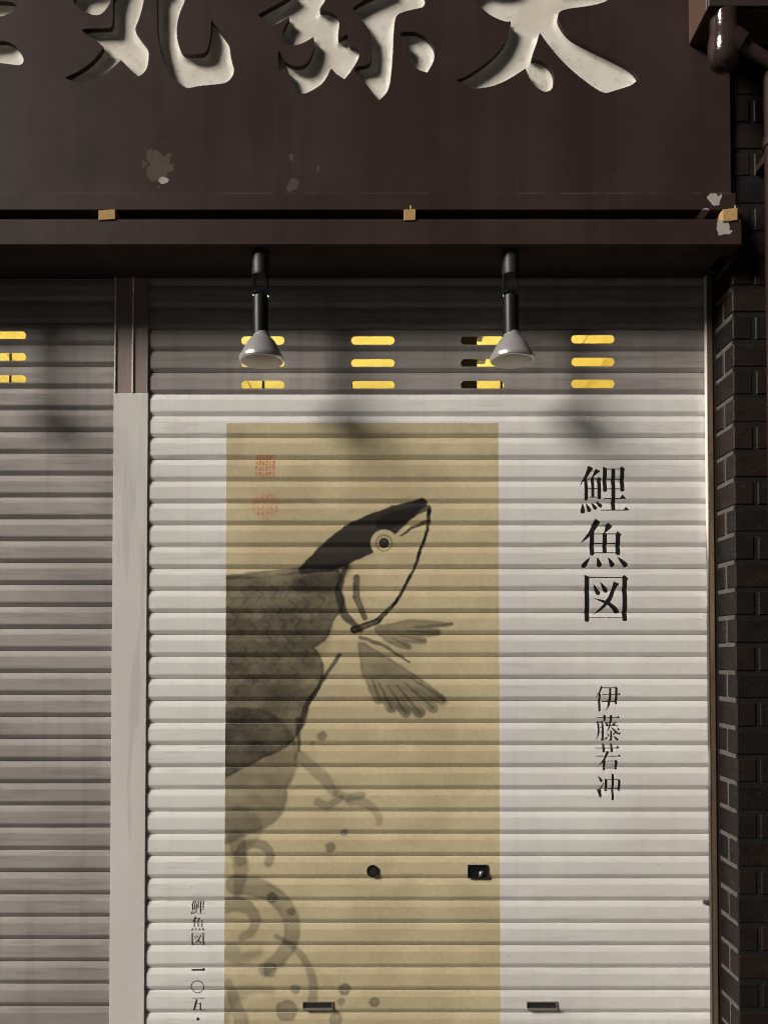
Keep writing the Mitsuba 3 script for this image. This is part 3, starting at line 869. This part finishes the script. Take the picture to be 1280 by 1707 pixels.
for px_, w, h, lab in ((178, 28, 17, 'small tan wooden wedge in the sign gap, leftmost of three'), (683, 20, 19, 'small tan wooden wedge in the sign gap, middle of three'), (1217, 25, 21, 'pale wooden wedge at the right end of the sign gap')):
    x, z = W(px_, 357, YL2 - 0.004)
    s = 1 / (F / (D + YL2))
    m = bevel_box(x - w / 2 * s, x + w / 2 * s, YL2 - 0.004, -0.162, z - h / 2 * s, z + h / 2 * s, 0.001)
    v = m.vertices.copy(); v[:, 2] += (v[:, 0] - x) * 0.06 * (1 if px_ < 1000 else 1.8); m.vertices = v
    key = put('wooden_wedge', m, 'raw_wood')
    labels[key] = {'label': lab, 'category': 'wedge'}
    if px_ != 178:
        t = put('splinter', bevel_box(x + (0.0 if px_ < 1000 else 7) * s, x + (3 if px_ < 1000 else 10) * s, YL2 - 0.0043, YL2 - 0.002, z + h / 2 * s - 0.001, z + (h / 2 + 6) * s, 0.0005), 'raw_wood', key)

# ------------------------------------------------------------------ building round the shutters: lintel, wall above, lit room behind
shop = thing('shop_building', 'shop building behind the shutters with a dark lintel and yellow lit room', 'building')
zl = Z(446, -0.05)
put('lintel', cat(bevel_box(XL, 1.06, -0.05, 0.10, zl, Z(405, YL2) + 0.0, 0.003), bevel_box(XL, 1.06, -0.062, -0.0505, zl + 0.022, zl + 0.034, 0.002)), 'dark_soffit', shop)
put('wall', cat(bevel_box(XL, 1.06, 0.061, 0.30, Z(405, YL2) + 0.001, 4.2, 0.001), bevel_box(XL - 0.4, XL - 0.001, -0.05, 3.2, 0, 4.2), bevel_box(1.07, 1.3, 0.3005, 3.2, 0, 4.2), bevel_box(XL, 1.069, 3.0, 3.2, 0, 4.2)), 'room_paint', shop)
put('floor', slab(XL, 1.07, 0.05, 3.0, 0.004), 'concrete', shop)
ZCEIL = 2.92
ck = put('ceiling', bevel_box(XL, 1.069, 0.3005, 3.0, ZCEIL + 0.02, ZCEIL + 0.1), 'room_dark', shop)
xw, i = XL, 0
while xw < 1.04:
    w = 0.27
    m = bevel_box(xw + 0.004, min(xw + w - 0.004, 1.068), 0.301, 2.999, ZCEIL, ZCEIL + 0.0195, 0.001)
    put('board', m, 'ceiling_paint', ck)
    xw += w
# dark roller motor bracket seen through the slots
xk = X(781, 0.10, 600)
put('motor_bracket', cat(bevel_box(xk - 0.035, xk + 0.028, 0.10, 0.16, 2.25, 2.80), bevel_box(xk + 0.03, xk + 0.06, 0.11, 0.15, Z(598, 0.1), Z(590, 0.1)), bevel_box(xk + 0.03, xk + 0.05, 0.11, 0.15, Z(560, 0.1), Z(552, 0.1))), 'room_dark', shop)
for lx, ly, lab in ((-1.75, 1.2, 'left shutter'), (-0.55, 1.1, 'white post and left end of the print'), (0.55, 1.2, 'right end of the print')):
    lt = thing('pendant_lamp', f'warm pendant lamp inside the shop behind the {lab}', 'lamp', 'lamps inside the shop')
    sp = trimesh.creation.icosphere(subdivisions=3, radius=0.11); sp.apply_translation((lx, ly, 2.05))
    scene[lt + '__bulb'] = {**ply(sp, smooth=True), 'emitter': {'type': 'area', 'radiance': rgb(2.6, 2.4, 1.15)}, 'bsdf': {'type': 'ref', 'id': 'frosted_lens'}}
    put('cord', tube([(lx, ly, 2.165), (lx, ly, 2.5), (lx, ly, ZCEIL - 0.001)], 0.006, 8), 'room_dark', lt)

# ------------------------------------------------------------------ spot lamps under the sign
YLAMP = -0.184


def spot_lamp(px_, rim_row, label, group):
    s = (D + YLAMP) / F
    x, zr = W(px_, rim_row, YLAMP)
    lt = thing('spot_lamp', label, 'lamp', group)
    r = 36.8 * s
    zt = zr + 40 * s                                          # top of the reflector
    prof = [(0.0001, zt - zr + 2 * s), (10 * s, 43 * s), (13 * s, 41 * s), (13.6 * s, 38 * s), (15 * s, 34 * s), (18 * s, 30.5 * s), (22 * s, 26.5 * s), (26.5 * s, 19 * s), (30.5 * s, 11.5 * s), (33.6 * s, 5 * s), (34.4 * s, 3 * s), (34.7 * s, 2.2 * s), (36.6 * s, 1.0 * s), (37.4 * s, -1.5 * s), (37.4 * s, -5 * s), (36.2 * s, -7.0 * s), (34.6 * s, -7.6 * s)]
    bulb = put('reflector', revolve(prof[::-1], (x, YLAMP, zr)), 'aluminium', lt, smooth=28)
    lens = [(34.5 * s, -7.2 * s), (33 * s, -9.0 * s), (24 * s, -11.5 * s), (12 * s, -12.6 * s), (0.0001, -12.9 * s)]
    put('lens', revolve(lens[::-1], (x, YLAMP, zr)), 'frosted_lens', lt, smooth=True)
    xs = x - 2 * s
    zs0, zs1 = zr + 38 * s, zr + 104 * s
    put('socket', revolve([(0.0001, zs0 - zr), (13 * s, zs0 - zr), (13 * s, zs1 - zr - 3 * s), (11.5 * s, zs1 - zr), (0.0001, zs1 - zr)], (xs, YLAMP, zr), 36), 'black_metal', lt, smooth=30)
    zk = zr + 112 * s
    kn = trimesh.creation.cylinder(radius=7 * s, height=17 * s, sections=24); kn.apply_transform(trimesh.transformations.rotation_matrix(math.pi / 2, [0, 1, 0])); kn.apply_translation((xs, YLAMP, zk))
    put('joint', cat(kn, bevel_box(xs - 4 * s, xs + 4 * s, YLAMP - 5 * s, YLAMP + 5 * s, zs1 - 1 * s, zk, 0.001)), 'black_gloss', lt, smooth=30)
    screw = trimesh.creation.icosphere(subdivisions=2, radius=4 * s); screw.apply_translation((xs - 8 * s, YLAMP - 2 * s, zk - 2 * s))
    put('screw', screw, 'steel', lt, smooth=True)
    zsof = Z(405, YL2)
    for sx in (-1, 1):
        put('arm', bevel_box(xs + sx * 11 * s - 2.4 * s, xs + sx * 11 * s + 2.4 * s, YLAMP - 6 * s, YLAMP + 6 * s, zk - 7 * s, zk + 26 * s, 0.0012), 'black_gloss', lt)
    put('canopy', revolve([(0.0001, zk + 26 * s - zr), (13.6 * s, zk + 26 * s - zr), (14.5 * s, zk + 30 * s - zr), (14.5 * s, zsof - 0.0005 - zr), (0.0001, zsof - 0.0005 - zr)], (xs, YLAMP, zr), 36), 'pocket_dark', lt, smooth=30)


spot_lamp(436, 595, 'silver spot lamp on a black stem under the sign, left one in view', 'spot lamps under the sign')
spot_lamp(853.5, 594.5, 'silver spot lamp on a black stem under the sign, right one in view', 'spot lamps under the sign')
spot_lamp(-88, 590, 'silver spot lamp under the sign, above the bare left shutter', 'spot lamps under the sign')

# ------------------------------------------------------------------ boxed eave end and drain pipe at the upper right
YE = -0.314
xe0 = X(1178, YE, 14)
eave = thing('eave_box', 'brown boxed eave end at the upper right corner above the sign', 'eave')
ze = Z(14, YE)
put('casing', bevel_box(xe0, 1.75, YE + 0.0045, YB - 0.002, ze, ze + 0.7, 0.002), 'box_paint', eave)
put('fascia', bevel_box(xe0 + 0.0005, 1.75, YE - 0.012, YE + 0.004, ze - 0.001, ze + 0.7, 0.002), 'dark_soffit', eave)
pipe = thing('drain_pipe', 'glossy dark brown drain pipe with elbow below the eave, beside the bricks', 'pipe')
YPI = -0.288
s = (D + YPI) / F
zb_ = Z(117, YPI)
prof = [(0.0001, 0.0), (10 * s, 1.5 * s), (18 * s, 6 * s), (24 * s, 14 * s), (27 * s, 26 * s), (27.5 * s, 40 * s), (27 * s, 52 * s), (25 * s, 60 * s), (24 * s, 70 * s), (24 * s, ze - 0.002 - zb_)]
put('elbow', revolve(prof, (X(1208, YPI, 92), YPI, zb_), 40), 'pipe_paint', pipe, smooth=40)
xd = X(1278.5, YPI, 500) + 0.044                              # axis of the upright pipe
yr_ = YPI - 0.028
a_ = np.array([X(1218, yr_, 62), yr_, Z(62, yr_)]); b_ = np.array([X(1262, yr_, 89), yr_, Z(89, yr_)])
dvec = (b_ - a_) / np.linalg.norm(b_ - a_)
e_ = a_ + dvec * (xd - a_[0]) / dvec[0]
put('collar', tube([a_, a_ + dvec * 8 * s, a_ + dvec * 22 * s, a_ + dvec * 23 * s], np.array([19, 19, 18, 13]) * s, 28), 'pipe_paint', pipe, smooth=40)
put('sloping_run', tube([a_ + dvec * 0.01, b_, e_], 10.5 * s, 24), 'pipe_paint', pipe, smooth=40)
up = put('upright', tube([(xd, YPI, 0.0), (xd, YPI, 1.5), (xd, YPI, e_[2] + 0.012)], 0.044, 32), 'pipe_paint', pipe, smooth=40)
for row in (236, 1900):
    zr_ = Z(row, YPI)
    put('bracket', cat(tube([(xd, YPI, zr_ - 0.012), (xd, YPI, zr_ + 0.012)], 0.0475, 32), bevel_box(xd - 0.012, xd + 0.012, YPI + 0.04, YF - 0.001, zr_ - 0.012, zr_ + 0.012)), 'pipe_paint', pipe, smooth=40)
